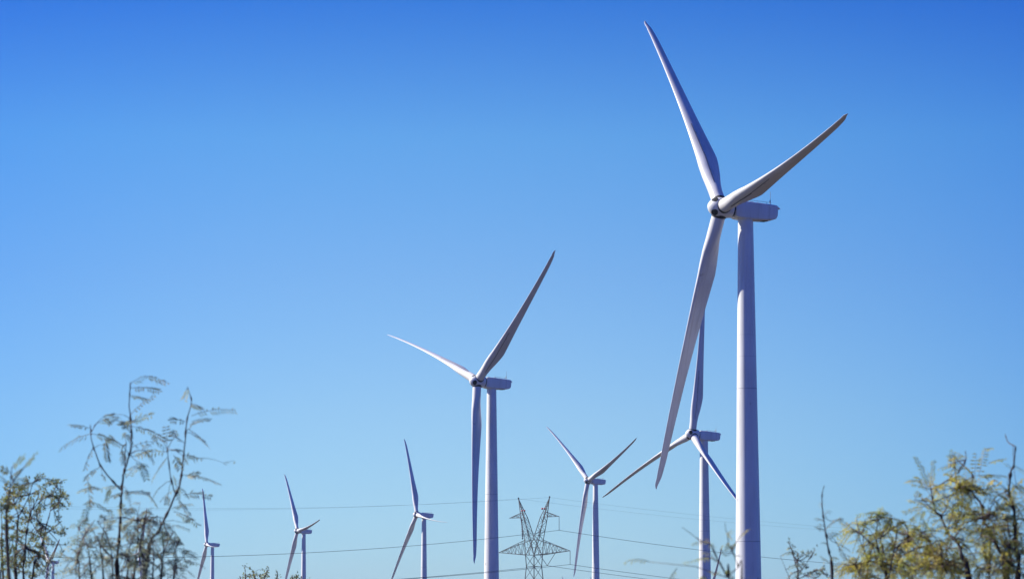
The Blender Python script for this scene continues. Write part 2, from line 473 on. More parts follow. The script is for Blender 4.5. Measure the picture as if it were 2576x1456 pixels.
n_axis = Vector((math.cos(TILT), 0, math.sin(TILT)))
z_axis = Vector((-math.sin(TILT), 0, math.cos(TILT)))
y_axis = Vector((0, 1, 0))
GROUP_T = 'wind turbines of the wind farm'
def make_turbine(h, yaw, az, label, full=True):
    rt = empty('wind_turbine', (h[0] - OVERHANG * math.cos(R(yaw)), h[1] - OVERHANG * math.sin(R(yaw)), h[2] + EYE - HUB_H), R(yaw))
    tag(rt, label, 'wind turbine', GROUP_T)
    tw = link('tower', TOWER, rt)
    link('door', DOOR, tw)
    for f in FLANGES: link('flange', f, tw)
    for f in WELDS: link('weld_seam', f, tw)
    link('yaw_ring', YAW_RING, rt)
    hub = Matrix.Translation((OVERHANG, 0, HUB_H))
    frame = hub @ Matrix(((n_axis.x, 0, z_axis.x, 0), (0, 1, 0, 0), (n_axis.z, 0, z_axis.z, 0), (0, 0, 0, 1)))
    nc = link('nacelle', NACELLE, rt)
    nc.matrix_local = Matrix.Translation((OVERHANG, 0, HUB_H)) @ Matrix.Rotation(R(-1.0), 4, 'Y')
    for nm, me in (('rear_lip', REAR_LIP), ('belly_vent', VENT), ('roof_rail', RAIL), ('wind_mast', MAST)):
        link(nm, me, nc)
    mb = link('main_bearing', SHAFT, rt); mb.matrix_local = frame
    sn = link('spinner', SPINNER, rt); sn.matrix_local = frame
    lead = math.degrees(PREBEND / ROTOR_R)
    for a in az:
        # roll about the rotor axis so that the blade's +Z points to the azimuth (clockwise seen from upwind)
        roll = Matrix.Rotation(-R(a + lead), 4, 'X')
        bl = link('blade', BLADE, rt); bl.matrix_local = frame @ roll
        link('vortex_fins', FINS, bl)
        link('root_collar', COLLAR, bl)
        hl = link('nose_opening', NOSE_HOLE, sn); hl.matrix_local = Matrix.Rotation(-R(a + lead + 60), 4, 'X')
    return rt
for t in TURBINES:
    make_turbine(*t)

# ------------------------------------------------------------------ lattice pylon and its lines
U = 0.1944 * 0.865 * 720 / FPX          # metres per close-up pixel at the pylon
A45 = math.sqrt(0.5)
def lvl(Y):                             # height above the pylon foot
    return view_point(1343, (1400 + Y * 0.1944) * 0.865, 720).z - PYLON.z
def off(X):                             # offset along the arms
    return (X - 685) * U / A45
py = empty('lattice_pylon', PYLON, R(-45))     # local X = along the arms, local Y = along the lines
tag(py, 'dark steel lattice pylon with two slanting masts and long cross-arms carrying the power lines', 'pylon')
Z_LO, Z_LOTOP, Z_UP, Z_UPTOP, Z_TIP, Z_WAIST = lvl(1090), lvl(862), lvl(522), lvl(446), lvl(232), lvl(1260)
def truss(mb, A, B, bays, br=0.042, ends=True):
    """zigzag bracing between two lists of end points, A[0]->A[1] and B[0]->B[1]"""
    A0, A1, B0, B1 = [Vector(q) for q in (A[0], A[1], B[0], B[1])]
    for i in range(bays):
        t0, t1 = i / bays, (i + 1) / bays
        a0, a1 = A0.lerp(A1, t0), A0.lerp(A1, t1)
        b0, b1 = B0.lerp(B1, t0), B0.lerp(B1, t1)
        if i % 2 == 0: mb.tube([a0, b1], br, 4)
        else: mb.tube([b0, a1], br, 4)
        if ends and i: mb.tube([a0, b0], br * 0.8, 4)
def sq(h, z): return [Vector((sx * h, sy * h, z)) for sx, sy in ((-1, -1), (1, -1), (1, 1), (-1, 1))]
body = MB()
levels = [(-0.4, 3.3), (5.5, 2.72), (10.5, 2.22), (15.0, 1.78), (Z_WAIST - 2.9, 1.45), (Z_WAIST, 1.22), (Z_LO, 1.36)]
for (z0, h0), (z1, h1) in zip(levels, levels[1:]):
    q0, q1 = sq(h0, z0), sq(h1, z1)
    for k in range(4):
        body.tube([q0[k], q1[k]], 0.098, 4)
        body.tube([q0[k], q1[(k + 1) % 4]], 0.048, 4); body.tube([q0[(k + 1) % 4], q1[k]], 0.048, 4)
        body.tube([q1[k], q1[(k + 1) % 4]], 0.052, 4)
link('body', fix_normals(body.mesh('pylon_body', M['lattice'], False)), py)
for sd in (-1, 1):
    m = MB()
    top = Vector((sd * off(685 + 232), 0, Z_TIP))
    for sy in (-1, 1):
        # outer and inner chords of one mast, on the front and back face
        o0, o1, o2 = Vector((sd * 1.36, sy * 1.36, Z_LO)), Vector((sd * 2.0, sy * 1.0, Z_LOTOP)), Vector((sd * off(685 + 178), sy * 0.5, Z_UP))
        i0, i1, i2 = Vector((-sd * 1.3, sy * 1.3, Z_LO)), Vector((sd * 0.62, sy * 0.95, Z_LOTOP)), Vector((sd * off(685 + 118), sy * 0.5, Z_UP))
        o3, i3 = Vector((sd * off(685 + 190), sy * 0.34, Z_UPTOP)), Vector((sd * off(685 + 150), sy * 0.34, Z_UPTOP))
        m.tube([o0, o1, o2, o3, top], 0.081, 4); m.tube([i0, i1, i2, i3, top], 0.081, 4)
        truss(m, (o0, o1), (i0, i1), 2); truss(m, (o1, o2), (i1, i2), 5); truss(m, (o3, top), (i3, top), 4, 0.04)
        m.tube([o2, i2], 0.052, 4); m.tube([o1, i1], 0.058, 4); m.tube([o3, i3], 0.046, 4)
        m.tube([o2, i3], 0.046, 4)
    for (p0, p1, bays) in ((Vector((sd * 2.0, 1.0, Z_LOTOP)), Vector((sd * off(685 + 178), 0.5, Z_UP)), 5), (Vector((sd * 0.62, 0.95, Z_LOTOP)), Vector((sd * off(685 + 118), 0.5, Z_UP)), 5)):
        fl = lambda v: Vector((v.x, -v.y, v.z))
        truss(m, (p0, p1), (fl(p0), fl(p1)), bays)
    m.tube([top + Vector((0, 0, -0.1)), top + Vector((0, 0, 0.28))], 0.16, 6)
    link('mast', fix_normals(m.mesh('pylon_mast', M['lattice'], False)), py)
    # long lower arm
    a = MB()
    tipx = sd * off(685 + 532); tip = Vector((tipx, 0, lvl(1040)))
    for sy in (-1, 1):
        t0, b0 = Vector((sd * 1.9, sy * 1.0, Z_LOTOP)), Vector((sd * 1.36, sy * 1.36, Z_LO))
        a.tube([t0, tip], 0.069, 4); a.tube([b0, tip], 0.075, 4)
        truss(a, (t0, tip), (b0, tip), 8)
    truss(a, (Vector((sd * 1.36, 1.36, Z_LO)), tip), (Vector((sd * 1.36, -1.36, Z_LO)), tip), 7, 0.047)
    truss(a, (Vector((sd * 1.9, 1.0, Z_LOTOP)), tip), (Vector((sd * 1.9, -1.0, Z_LOTOP)), tip), 6, 0.04)
    link('crossarm', fix_normals(a.mesh('lower_crossarm', M['lattice'], False)), py)
    # short upper arm
    a = MB()
    tip2 = Vector((sd * off(685 + 372), 0, lvl(522)))
    for sy in (-1, 1):
        t0, b0 = Vector((sd * off(685 + 170), sy * 0.4, Z_UPTOP)), Vector((sd * off(685 + 178), sy * 0.5, Z_UP))
        a.tube([t0, tip2], 0.058, 4); a.tube([b0, tip2], 0.063, 4)
        truss(a, (t0, tip2), (b0, tip2), 4)
    link('crossarm', fix_normals(a.mesh('upper_crossarm', M['lattice'], False)), py)
    # pair of warning balls below the mast tip
    for dx in (-0.38, 0.38):
        b = MB()
        b.lathe([(-0.24, 0.02), (-0.2, 0.13), (-0.1, 0.22), (0, 0.25), (0.1, 0.22), (0.2, 0.13), (0.24, 0.02)], 12, 'Z', (sd * off(685 + 150) + dx, -0.2, lvl(398 if sd > 0 else 418)))
        link('warning_ball', fix_normals(b.mesh('warning_ball', M['red'])), py)
def string(p, q, n=14, r=0.13):
    b = MB(); p, q = Vector(p), Vector(q)
    pts, rad = [], []
    for i in range(n * 2 + 1):
        pts.append(p.lerp(q, i / (2 * n))); rad.append(r if i % 2 else 0.035)
    b.tube(pts, rad, 8)
    return link('insulator', fix_normals(b.mesh('insulator_string', M['insul'])), py)
c1 = Vector((off(685 + 372), 0, lvl(728))); string((off(685 + 372), 0, lvl(522)), c1, 14, 0.09)
c2 = Vector((off(685 + 532), 0, lvl(1242))); string((off(685 + 532), 0, lvl(1040)), c2, 14, 0.09)
c3 = Vector((off(882), 0, lvl(1252)))
string((off(1010), 0, lvl(1052)), c3, 16, 0.09); string((off(770), 0, lvl(1085)), c3, 16, 0.09)
string((off(500), 0, lvl(540)), (off(515), 0, lvl(850)), 9, 0.22)
s1 = Vector((-off(685 + 232), 0, Z_TIP)); s2 = Vector((off(685 + 232), 0, Z_TIP))
LINE = Vector((A45, A45, 0)); ARM = Vector((A45, -A45, 0))
def world(q): return PYLON + ARM * q.x + LINE * q.y + Vector((0, 0, q.z))
def span(p, d, length, sag, rise, n=40):
    """points of one hanging span from p along d"""
    pts = []
    for i in range(n + 1):
        t = i / n
        pts.append(p + d * (length * t) + Vector((0, 0, rise * t - 4 * sag * t * (1 - t))))
    return pts
def power_line(q, r, sagl, sagr, label, cat='power line', risel=0.0, riser=0.0):
    p = world(q)
    b = MB()
    left = span(p, -LINE, 300, sagl, risel); right = span(p, LINE, 320, sagr, riser)
    b.tube(left[::-1] + right[1:], r, 6)
    o = link('power_line', fix_normals(b.mesh('power_line', M['wire'])))
    tag(o, label, cat, 'lines strung from the lattice pylon')
power_line(c1, 0.042, 8.6, 7.0, 'thin power line hanging from the upper right arm of the pylon')
power_line(c2, 0.042, 7.0, 7.0, 'thin power line hanging from the tip of the lower right arm of the pylon')
power_line(c3, 0.042, 7.0, 7.0, 'thin power line hanging from the V-shaped insulators under the lower arm of the pylon')
power_line(s1, 0.013, 6.0, 5.0, 'faint ground wire tied to the left tip of the pylon')
power_line(s2, 0.013, 6.0, 5.0, 'faint ground wire tied to the right tip of the pylon')

# ------------------------------------------------------------------ plants
def smooth(pts, k=4):
    pts = [Vector(p) for p in pts]
    if len(pts) < 3: return pts
    o = []
    for i in range(len(pts) - 1):
        a, b, c, d = pts[max(i - 1, 0)], pts[i], pts[i + 1], pts[min(i + 2, len(pts) - 1)]
        for j in range(k):
            t = j / k
            o.append(0.5 * ((2 * b) + (c - a) * t + (2 * a - 5 * b + 4 * c - d) * t * t + (3 * b - a - 3 * c + d) * t ** 3))
    o.append(pts[-1])
    return o

def rnd_dir(rg, up=0.0, flat=1.0):
    while True:
        v = Vector((rg.uniform(-1, 1), rg.uniform(-1, 1) * flat, rg.uniform(-1, 1)))
        if 0.1 < v.length < 1:
            v = v.normalized(); v.z += up
            return v.normalized()

def leaf(mb, rg, base, d, L, n, ll, lw=None, droop=0.35, hang=0.35, stalk=True):
    """one feathery leaf: a thin drooping stalk with n pairs of narrow leaflets; material 0 leaflets, 1 stalk"""
    lw = lw or ll * 0.22
    side = d.cross(Vector((0, 0, 1)))
    if side.length < 0.15: side = Vector((rg.uniform(-1, 1), rg.uniform(-1, 1), 0))
    side.normalize()
    roll = rg.uniform(-0.9, 0.9)
    pts = []
    for i in range(8):
        t = i / 7
        pts.append(base + d * (L * t) + Vector((0, 0, -droop * L * t * t)))
    if stalk: mb.tube(pts, [0.0011 - 0.0006 * i / 7 for i in range(8)], 3, 1)
    for i in range(n):
        t = 0.16 + 0.84 * i / max(n - 1, 1)
        q = t * 7; k = min(int(q), 6); p = pts[k].lerp(pts[k + 1], q - k)
        fw = (pts[k + 1] - pts[k]).normalized()
        up = side.cross(fw).normalized()
        s2 = side * math.cos(roll) + up * math.sin(roll)
        u2 = fw.cross(s2).normalized()
        size = ll * (1 - 0.5 * abs(t - 0.45) ** 1.5) * rg.uniform(0.8, 1.12)
        for sg in (-1, 1):
            if rg.random() < 0.07: continue
            ax = (s2 * sg * 0.85 + fw * 0.45 + u2 * rg.uniform(-0.25, 0.25) + Vector((0, 0, -hang))).normalized()
            wd = ax.cross(u2 + s2 * 0.4 * sg).normalized()
            b = len(mb.v)
            nv = u2 * lw * 0.3
            mb.v += [tuple(p), tuple(p + ax * size * 0.45 + wd * lw * 0.5 + nv), tuple(p + ax * size), tuple(p + ax * size * 0.45 - wd * lw * 0.5 + nv)]
            mb.f.append((b, b + 1, b + 2, b + 3)); mb.m.append(0)

def small_leaf(mb, rg, p, size):
    d = rnd_dir(rg, 0.3); w_ = d.cross(rnd_dir(rg)).normalized()
    b = len(mb.v)
    mb.v += [tuple(p), tuple(p + d * size * 0.5 + w_ * size * 0.27), tuple(p + d * size), tuple(p + d * size * 0.5 - w_ * size * 0.27)]
    mb.f.append((b, b + 1, b + 2, b + 3)); mb.m.append(0)

class Plant:
    def __init__(s, name, label, cat, seed, conv, depth, foot, leafm, group, spread=0.12):
        s.rg = random.Random(seed)
        s.name, s.label, s.cat, s.conv, s.depth, s.leafm, s.group, s.spread = name, label, cat, conv, depth, leafm, group, spread
        s.wood, s.leaves, s.nodes, s.low = MB(), MB(), [], []
        fx, fd = foot
        p = view_point(fx, 1600, fd)
        s.foot = Vector((p.x, p.y, ground_z(p.x, p.y)))
    def at(s, X, Y, dd=0.0):
        x, y = s.conv(X, Y)
        return view_point(x, y, s.depth + dd)
    def stem(s, pts, r0, r1, dd=None, to_ground=False, knots=True, dd_end=None):
        """a woody stem through traced points, leaning through depth, knotted where leaves sit"""
        rg = s.rg
        r0, r1 = r0 * 0.62, r1 * 0.7
        d0 = rg.uniform(-s.spread, s.spread) if dd is None else dd
        d1 = d0 + rg.uniform(-2, 2) * s.spread if dd_end is None else dd_end
        n = len(pts)
        w3 = [s.at(X, Y, d0 + (d1 - d0) * i / max(n - 1, 1)) for i, (X, Y) in enumerate(pts)]
        if to_ground:
            f = s.foot + Vector((rg.uniform(-.12, .12), rg.uniform(-.12, .12), -0.05))
            a = w3[0]
            w3 = [f, f.lerp(a, 0.35) + Vector((rg.uniform(-.06, .06), rg.uniform(-.06, .06), 0)), f.lerp(a, 0.7) + Vector((rg.uniform(-.05, .05), rg.uniform(-.05, .05), 0))] + w3
        sm_ = smooth(w3, 5)
        # small kinks so that the stem does not run like a pipe
        m = len(sm_)
        fine, rad = [], []
        nxt = rg.uniform(0.02, 0.05); run = 0
        for i, p in enumerate(sm_):
            t = i / (m - 1)
            if i: run += (p - sm_[i - 1]).length
            r = r0 + (r1 - r0) * t
            if to_ground: r = r0 * (1.25 - 0.25 * min(t * 2, 1)) if t < 0.5 else r0 + (r1 - r0) * (2 * t - 1)
            if knots and run > nxt:
                r *= rg.uniform(1.5, 2.3); nxt = run + rg.uniform(0.03, 0.075)
                if t > (0.45 if to_ground else 0.1): s.nodes.append(p.copy())
                if 0.12 < t < 0.6 and to_ground: s.low.append(p.copy())
            fine.append(p + Vector((rg.uniform(-1, 1), rg.uniform(-1, 1), rg.uniform(-1, 1))) * r * 0.35)
            rad.append(r)
        s.wood.tube(fine, rad, 7)
        return sm_
    def nearest(s, p):
        return min(s.nodes, key=lambda q: (q - p).length) if s.nodes else None
    def leaf_at(s, X0, Y0, X1, Y1, n=11, ll=0.025, dd=0.0, droop=0.25, hang=0.4):
        """a traced leaf from its stalk base to its tip"""
        a = s.at(X0, Y0, dd); b = s.at(X1, Y1, dd + s.rg.uniform(-.05, .05))
        v = b - a; L = v.length
        v = v + Vector((0, 0, droop * L))
        q = s.nearest(a)
        if q and 0.004 < (q - a).length < 0.07:
            s.wood.tube(smooth([q, q.lerp(a, 0.5) + Vector((0, 0, -0.004)), a], 4), 0.0011, 4, 1)
        leaf(s.leaves, s.rg, a, v.normalized() * (v.length / L), L, n, ll, droop=droop, hang=hang)
    def clump(s, X, Y, rad, k, L=0.09, n=9, ll=0.022, twig=True, up=0.35):
        """a twig growing from the nearest stem to (X, Y), with k leaves set along it"""
        rg = s.rg
        for _ in range(1):
            c = s.at(X + rg.uniform(-.3, .3) * rad, Y + rg.uniform(-.3, .3) * rad, rg.uniform(-1, 1) * s.spread)
            scale = (s.at(X + rad, Y) - s.at(X, Y)).length
            q = s.nearest(c) or c
            if (q - c).length > 0.5: q = c + Vector((rg.uniform(-.05, .05), rg.uniform(-.05, .05), -0.2))
            tip = c + (c - q).normalized() * scale * 0.6 + Vector((0, 0, scale * 0.3)) if (c - q).length > 1e-4 else c + Vector((0, 0, scale))
            mid = q.lerp(tip, 0.5) + rnd_dir(rg) * (tip - q).length * 0.12
            tw = smooth([q, mid, tip], 6)
            s.wood.tube(tw, [0.0026 - 0.0016 * i / (len(tw) - 1) for i in range(len(tw))], 5, 1)
            for i in range(k):
                t = 0.3 + 0.7 * (i + rg.random()) / k
                j = min(int(t * (len(tw) - 1)), len(tw) - 1)
                p = tw[j] + rnd_dir(rg) * scale * 0.12
                leaf(s.leaves, rg, p, rnd_dir(rg, up), L * rg.uniform(0.6, 1.15), max(4, int(n * rg.uniform(0.7, 1.1))), ll * rg.uniform(0.8, 1.1), droop=rg.uniform(0.1, 0.6), hang=rg.uniform(0.0, 0.5))
    def sprig(s, X, Y, rad, k, size):
        """small separate leaves round a twig tip"""
        rg = s.rg
        c = s.at(X, Y, rg.uniform(-1, 1) * s.spread)
        scale = (s.at(X + rad, Y) - s.at(X, Y)).length
        q = s.nearest(c) or c
        mid = q.lerp(c, 0.5) + rnd_dir(rg) * (c - q).length * 0.15
        tw = smooth([q, mid, c, c + rnd_dir(rg, 0.5) * scale], 5)
        s.wood.tube(tw, [0.0022 - 0.0014 * i / (len(tw) - 1) for i in range(len(tw))], 5, 1)
        for i in range(k):
            p = tw[rg.randrange(len(tw) // 3, len(tw))] + rnd_dir(rg) * scale * rg.random() ** 0.6 * 0.9
            small_leaf(s.leaves, rg, p, size * rg.uniform(0.6, 1.25))
    def scatter(s, k, L, n, ll, zmin):
        """k loose leaves on short stalks from the knots above zmin"""
        top = max(q.z for q in s.nodes)
        up = [q for q in s.nodes if zmin < q.z < top - 0.09]
        for _ in range(k):
            q = s.rg.choice(up)
            d = rnd_dir(s.rg, 0.35)
            tip = q + d * s.rg.uniform(0.02, 0.09)
            s.wood.tube([q, q.lerp(tip, 0.5) + Vector((0, 0, 0.006)), tip], [0.0014, 0.001, 0.0008], 4, 1)
            for _ in range(s.rg.choice((1, 2, 2))):
                leaf(s.leaves, s.rg, tip, (d + rnd_dir(s.rg) * 0.9).normalized(), L * s.rg.uniform(0.6, 1.2), n, ll * s.rg.uniform(0.7, 1.1), droop=s.rg.uniform(0.2, 0.7), hang=s.rg.uniform(0.1, 0.6))
    def finish(s):
        # side shoots on the lower stems
        for q in s.low:
            if q.z > EYE + 0.15 or s.depth > 30: continue
            for _ in range(2):
                d = rnd_dir(s.rg, 0.4)
                tip = q + d * s.rg.uniform(0.08, 0.3)
                s.wood.tube([q, q.lerp(tip, 0.5) + Vector((0, 0, 0.015)), tip], [0.002, 0.0014, 0.0009], 4, 1)
                for k in range(3):
                    leaf(s.leaves, s.rg, q.lerp(tip, 0.4 + 0.3 * k), (d + rnd_dir(s.rg) * 1.2).normalized(), 0.07, 7, 0.02, droop=0.4)
        e = empty(s.name, s.foot)
        tag(e, s.label, s.cat, s.group)
        for nm, mb, ms in (('trunk', s.wood, [M['bark'], M['twig']]), ('crown', s.leaves, [s.leafm, M['twig']])):
            if not mb.f: continue
            mb.v = [tuple(Vector(v) - s.foot) for v in mb.v]
            link(nm, mb.mesh(s.name + '_' + nm, ms, nm == 'trunk'), e)
        return e

def crop(x0, y0, k):
    return lambda X, Y: ((x0 + X / k) * 0.865, (y0 + Y / k) * 0.865)
GP = 'desert shrubs in front of the camera'

# tall mesquite on the left
p = Plant('mesquite', 'tall thin mesquite at the left, two long dark stems with sparse feathery leaves', 'shrub', 11, crop(160, 1040, 2.2648), 10.9, (250, 10.9), M['leaf_grey'], GP)
p.stem([(408, 1456), (415, 1250), (433, 1000), (440, 870), (450, 770), (470, 700), (495, 620), (505, 560), (498, 400), (488, 300), (497, 160)], .0056, .002, 0.0, True)
p.stem([(440, 875), (370, 800), (300, 710), (262, 610), (238, 530), (233, 440)], .0045, .0018)
p.stem([(462, 715), (460, 640), (470, 555)], .003, .0018)
p.stem([(600, 1340), (680, 1140), (720, 1060), (790, 910), (825, 820), (840, 700), (855, 560), (870, 400), (898, 290), (872, 190)], .0052, .0016, 0.12, True)
p.stem([(795, 905), (760, 780), (740, 600)], .0036, .0016)
p.stem([(600, 1340), (560, 1250), (578, 1130), (595, 1030)], .004, .0016)
for st in [[(240, 1456), (205, 1220), (150, 1120)], [(320, 1456), (300, 1250), (325, 1100)], [(520, 1456), (545, 1220), (540, 1050)], [(700, 1456), (715, 1250), (690, 1050)], [(780, 1456), (780, 1300), (825, 1190)], [(160, 1456), (140, 1330)], [(380, 1456), (370, 1290), (350, 1180)], [(640, 1456), (650, 1320), (640, 1200)], [(470, 1456), (475, 1330), (490, 1240)]]:
    p.stem(st, .0034, .0013, None, True)
for l in [(497, 170, 600, 118, 7), (590, 120, 735, 165, 11), (500, 200, 680, 215, 10), (490, 250, 600, 270, 9), (500, 370, 650, 250, 8), (500, 450, 725, 535, 13), (498, 450, 440, 445, 6), (505, 420, 630, 375, 9), (500, 590, 665, 548, 5), (660, 550, 735, 605, 4),
          (240, 500, 30, 600, 11), (240, 470, 110, 440, 9), (245, 500, 440, 575, 12), (330, 540, 350, 670, 10), (262, 440, 415, 385, 9), (245, 600, 200, 720, 6), (545, 645, 640, 600, 8), (505, 720, 600, 700, 6), (470, 790, 560, 690, 8), (560, 690, 600, 790, 6),
          (445, 890, 620, 885, 12), (600, 880, 670, 970, 9), (440, 890, 385, 905, 6), (420, 840, 310, 860, 7), (215, 800, 225, 960, 9), (215, 860, 155, 875, 5), (215, 850, 285, 855, 5), (225, 940, 325, 990, 9), (230, 930, 200, 1030, 7), (270, 730, 205, 790, 7),
          (900, 380, 1180, 345, 14), (890, 300, 960, 330, 7), (900, 420, 1010, 400, 9), (870, 200, 850, 270, 5), (880, 470, 1010, 580, 8), (850, 560, 760, 500, 8), (860, 420, 765, 410, 6), (850, 620, 790, 600, 8), (740, 620, 550, 640, 8), (745, 650, 640, 800, 9), (740, 600, 730, 455, 6), (780, 640, 820, 720, 7),
          (835, 770, 1078, 825, 15), (840, 900, 1020, 910, 10), (800, 920, 880, 1020, 9), (780, 1010, 935, 1090, 10), (770, 990, 900, 960, 8), (930, 660, 1110, 690, 2), (1110, 695, 1185, 680, 2), (690, 950, 760, 880, 3), (855, 640, 930, 660, 5), (860, 780, 940, 760, 7), (720, 1080, 840, 1220, 11), (440, 990, 520, 1010, 6)]:
    p.leaf_at(*l[:4], n=l[4], dd=p.rg.uniform(-.06, .1))
for c in [(150, 1130), (200, 1180), (300, 1120), (250, 1110), (180, 1260), (150, 1330), (240, 1240), (340, 1080), (370, 1160), (290, 1230), (210, 1380), (320, 1330), (270, 1400), (130, 1410), (360, 1260), (540, 1060), (530, 1140), (590, 1080), (640, 1060), (700, 1060), (620, 1180), (700, 1170), (770, 1180), (810, 1220), (560, 1230),
          (480, 1250), (500, 1330), (530, 1400), (450, 1390), (600, 1380), (640, 1300), (700, 1300), (760, 1300), (680, 1390), (780, 1380), (820, 1330), (560, 1320), (610, 1440), (520, 1450), (380, 1440), (180, 1440), (440, 1300)]:
    p.clump(*c, 45, 4, L=0.075, n=8, ll=0.022)
p.scatter(80, 0.05, 8, 0.016, EYE + 0.2)
p.finish()

# low mesquite growing at the foot of the tall one
# dark shrub at the left edge
p = Plant('creosote_bush', 'dark olive shrub with small clustered leaves at the left edge', 'shrub', 5, crop(0, 1240, 3.286), 14.0, (60, 14.0), M['leaf_dark'], GP, 0.2)
for st in [[(0, 1456), (60, 1280), (110, 1150), (130, 1050)], [(228, 1456), (240, 1250), (255, 1000), (300, 800), (355, 700), (375, 600)], [(310, 1456), (360, 1250), (420, 1080), (440, 960), (482, 800), (500, 640)], [(150, 1456), (165, 980), (175, 860), (140, 740), (125, 640)],
           [(70, 1200), (75, 1000), (65, 800), (72, 650), (40, 590)], [(20, 1300), (20, 1000), (10, 800)]]:
    p.stem(st, .0054, .0017, None, True)
for st in [[(175, 860), (270, 680), (320, 530), (375, 480)], [(420, 1080), (330, 960), (300, 880)], [(300, 800), (400, 700), (480, 650), (560, 530)], [(440, 960), (360, 900), (340, 780)], [(482, 800), (560, 730), (600, 670)], [(430, 1030), (520, 960), (590, 900)]]:
    p.stem(st, .0038, .0013)
cl = [(500, 510), (540, 525), (575, 535), (470, 540), (430, 560), (395, 590), (420, 620), (360, 490), (395, 455), (490, 620), (530, 660), (590, 665), (620, 680), (650, 735), (600, 770), (560, 760), (520, 780), (450, 660), (390, 670), (350, 640), (520, 730), (600, 640),
      (560, 900), (600, 960), (605, 1010), (560, 1030), (510, 980), (480, 1080), (500, 1120), (440, 1100), (400, 1060), (340, 1090), (290, 1080), (300, 1010), (380, 1140), (420, 1180), (340, 1210), (270, 1220), (40, 590), (75, 660), (80, 700), (30, 720), (20, 770), (140, 560), (190, 580), (230, 590), (260, 530), (150, 660), (200, 680), (170, 760), (110, 780),
      (50, 850), (80, 880), (90, 970), (60, 1040), (110, 1060), (40, 1130), (70, 1170), (20, 1200), (130, 1160), (150, 1220), (40, 1260), (100, 1290), (20, 1330), (70, 1370), (130, 1340), (60, 1430), (160, 1410), (200, 1340), (250, 1330), (210, 1270), (290, 1300), (280, 1400), (350, 1340), (330, 1430), (400, 1250), (300, 700), (260, 800), (290, 900), (250, 880), (340, 830), (390, 800), (420, 760), (350, 930), (380, 1000), (200, 1000), (170, 1060), (210, 930), (210, 1120), (250, 1160), (100, 1200), (30, 960), (10, 1080)]
for c in cl:
    p.sprig(*c, 36, 32, 0.0125)
for c in cl[34:]:
    p.sprig(c[0] + p.rg.uniform(-30, 30), c[1] + p.rg.uniform(-30, 30), 34, 18, 0.012)
for c in [(430, 1240), (470, 1280), (500, 1340), (460, 1360), (420, 1330), (520, 1400), (480, 1420), (560, 1240), (540, 1300), (430, 1430), (390, 1400), (600, 1200), (450, 1210), (640, 1120)]:
    p.sprig(*c, 40, 12, 0.012)
p.finish()

# feathery shoot in front of it
p = Plant('mesquite', 'blurred feathery mesquite shoot rising above the dark shrub at the left edge', 'shrub', 21, crop(0, 1240, 3.286), 9.0, (20, 9.0), M['leaf_dark'], GP, 0.06)
p.stem([(60, 1000), (80, 800), (95, 600), (105, 480), (115, 380)], .0032, .0013, 0.0, True)
p.stem([(95, 590), (150, 480), (230, 390)], .0022, .001)
for l in [(110, 400, 220, 280, 9), (225, 390, 340, 265, 11), (100, 440, 15, 390, 9), (105, 480, 200, 400, 8), (130, 520, 260, 490, 10), (115, 530, 250, 580, 9), (100, 560, 10, 470, 7), (160, 560, 300, 540, 8), (90, 640, -20, 720, 9), (85, 720, -30, 800, 9)]:
    p.leaf_at(*l[:4], n=l[4], ll=0.021, dd=p.rg.uniform(-.05, .05), droop=0.12)
p.finish()

# yellow-green mesquite on the right
p = Plant('mesquite', 'large yellow-green mesquite with thick knotted dark stems in the right corner', 'shrub', 31, crop(2620, 1240, 3.286), 10.5, (2490, 10.5), M['leaf_olive'], GP, 0.14)
p.stem([(1112, 1456), (1100, 1180), (1085, 960), (1072, 770), (1030, 610), (1050, 430), (1075, 365), (1092, 185)], .0078, .0026, 0.0, True)
p.stem([(1092, 185), (1022, 150), (992, 70)], .0024, .0014)
p.stem([(1000, 1440), (930, 1180), (850, 1000), (790, 900), (762, 740), (672, 620), (682, 470), (602, 380), (560, 345)], .0078, .0024, 0.1, True)
p.stem([(602, 380), (618, 300), (612, 230)], .0026, .0018)
p.stem([(640, 1456), (590, 1270), (545, 1120), (470, 1040), (430, 980), (375, 850), (320, 795), (300, 690), (280, 585)], .0078, .0018, -0.1, True)
p.stem([(322, 800), (240, 770)], .002, .0015)
p.stem([(1105, 1345), (1020, 1290), (950, 1200), (890, 1090)], .006, .003)
p.stem([(510, 1456), (440, 1250), (432, 1150), (462, 1050)], .005, .0018)
p.stem([(440, 1400), (340, 1200), (275, 1110), (210, 1020), (130, 985)], .0045, .0016)
p.stem([(840, 1456), (840, 1250), (850, 1100), (845, 1000)], .004, .002)
p.stem([(1030, 1456), (1035, 1150), (1040, 1030)], .004, .002)
p.stem([(1030, 610), (930, 650), (850, 740)], .003, .0014)
p.stem([(790, 900), (850, 830), (830, 760)], .003, .0014)
p.stem([(500, 1000), (560, 850), (590, 700), (560, 600)], .0035, .0014)
p.stem([(670, 620), (560, 560), (500, 520)], .003, .0012)
for l in [(283, 585, 145, 290, 15), (285, 580, 300, 330, 13), (290, 590, 400, 545, 8), (270, 600, 110, 550, 7), (235, 760, 30, 810, 10), (240, 750, 80, 700, 9), (600, 380, 490, 270, 8), (560, 350, 400, 400, 10), (615, 300, 560, 280, 5), (690, 470, 1000, 470, 13), (700, 470, 720, 260, 6), (740, 470, 810, 210, 9), (830, 350, 980, 305, 8), (800, 220, 870, 200, 4), (680, 560, 800, 640, 9),
          (1060, 400, 1000, 350, 3), (1075, 370, 1180, 430, 5), (1050, 530, 1160, 640, 6), (1035, 600, 900, 590, 8), (1045, 700, 950, 780, 9), (1070, 760, 1180, 700, 8), (890, 500, 830, 620, 5), (210, 1020, 110, 970, 8), (210, 890, 260, 980, 5)]:
    p.leaf_at(*l[:4], n=l[4], ll=0.021, dd=p.rg.uniform(-.06, .06), droop=0.15)
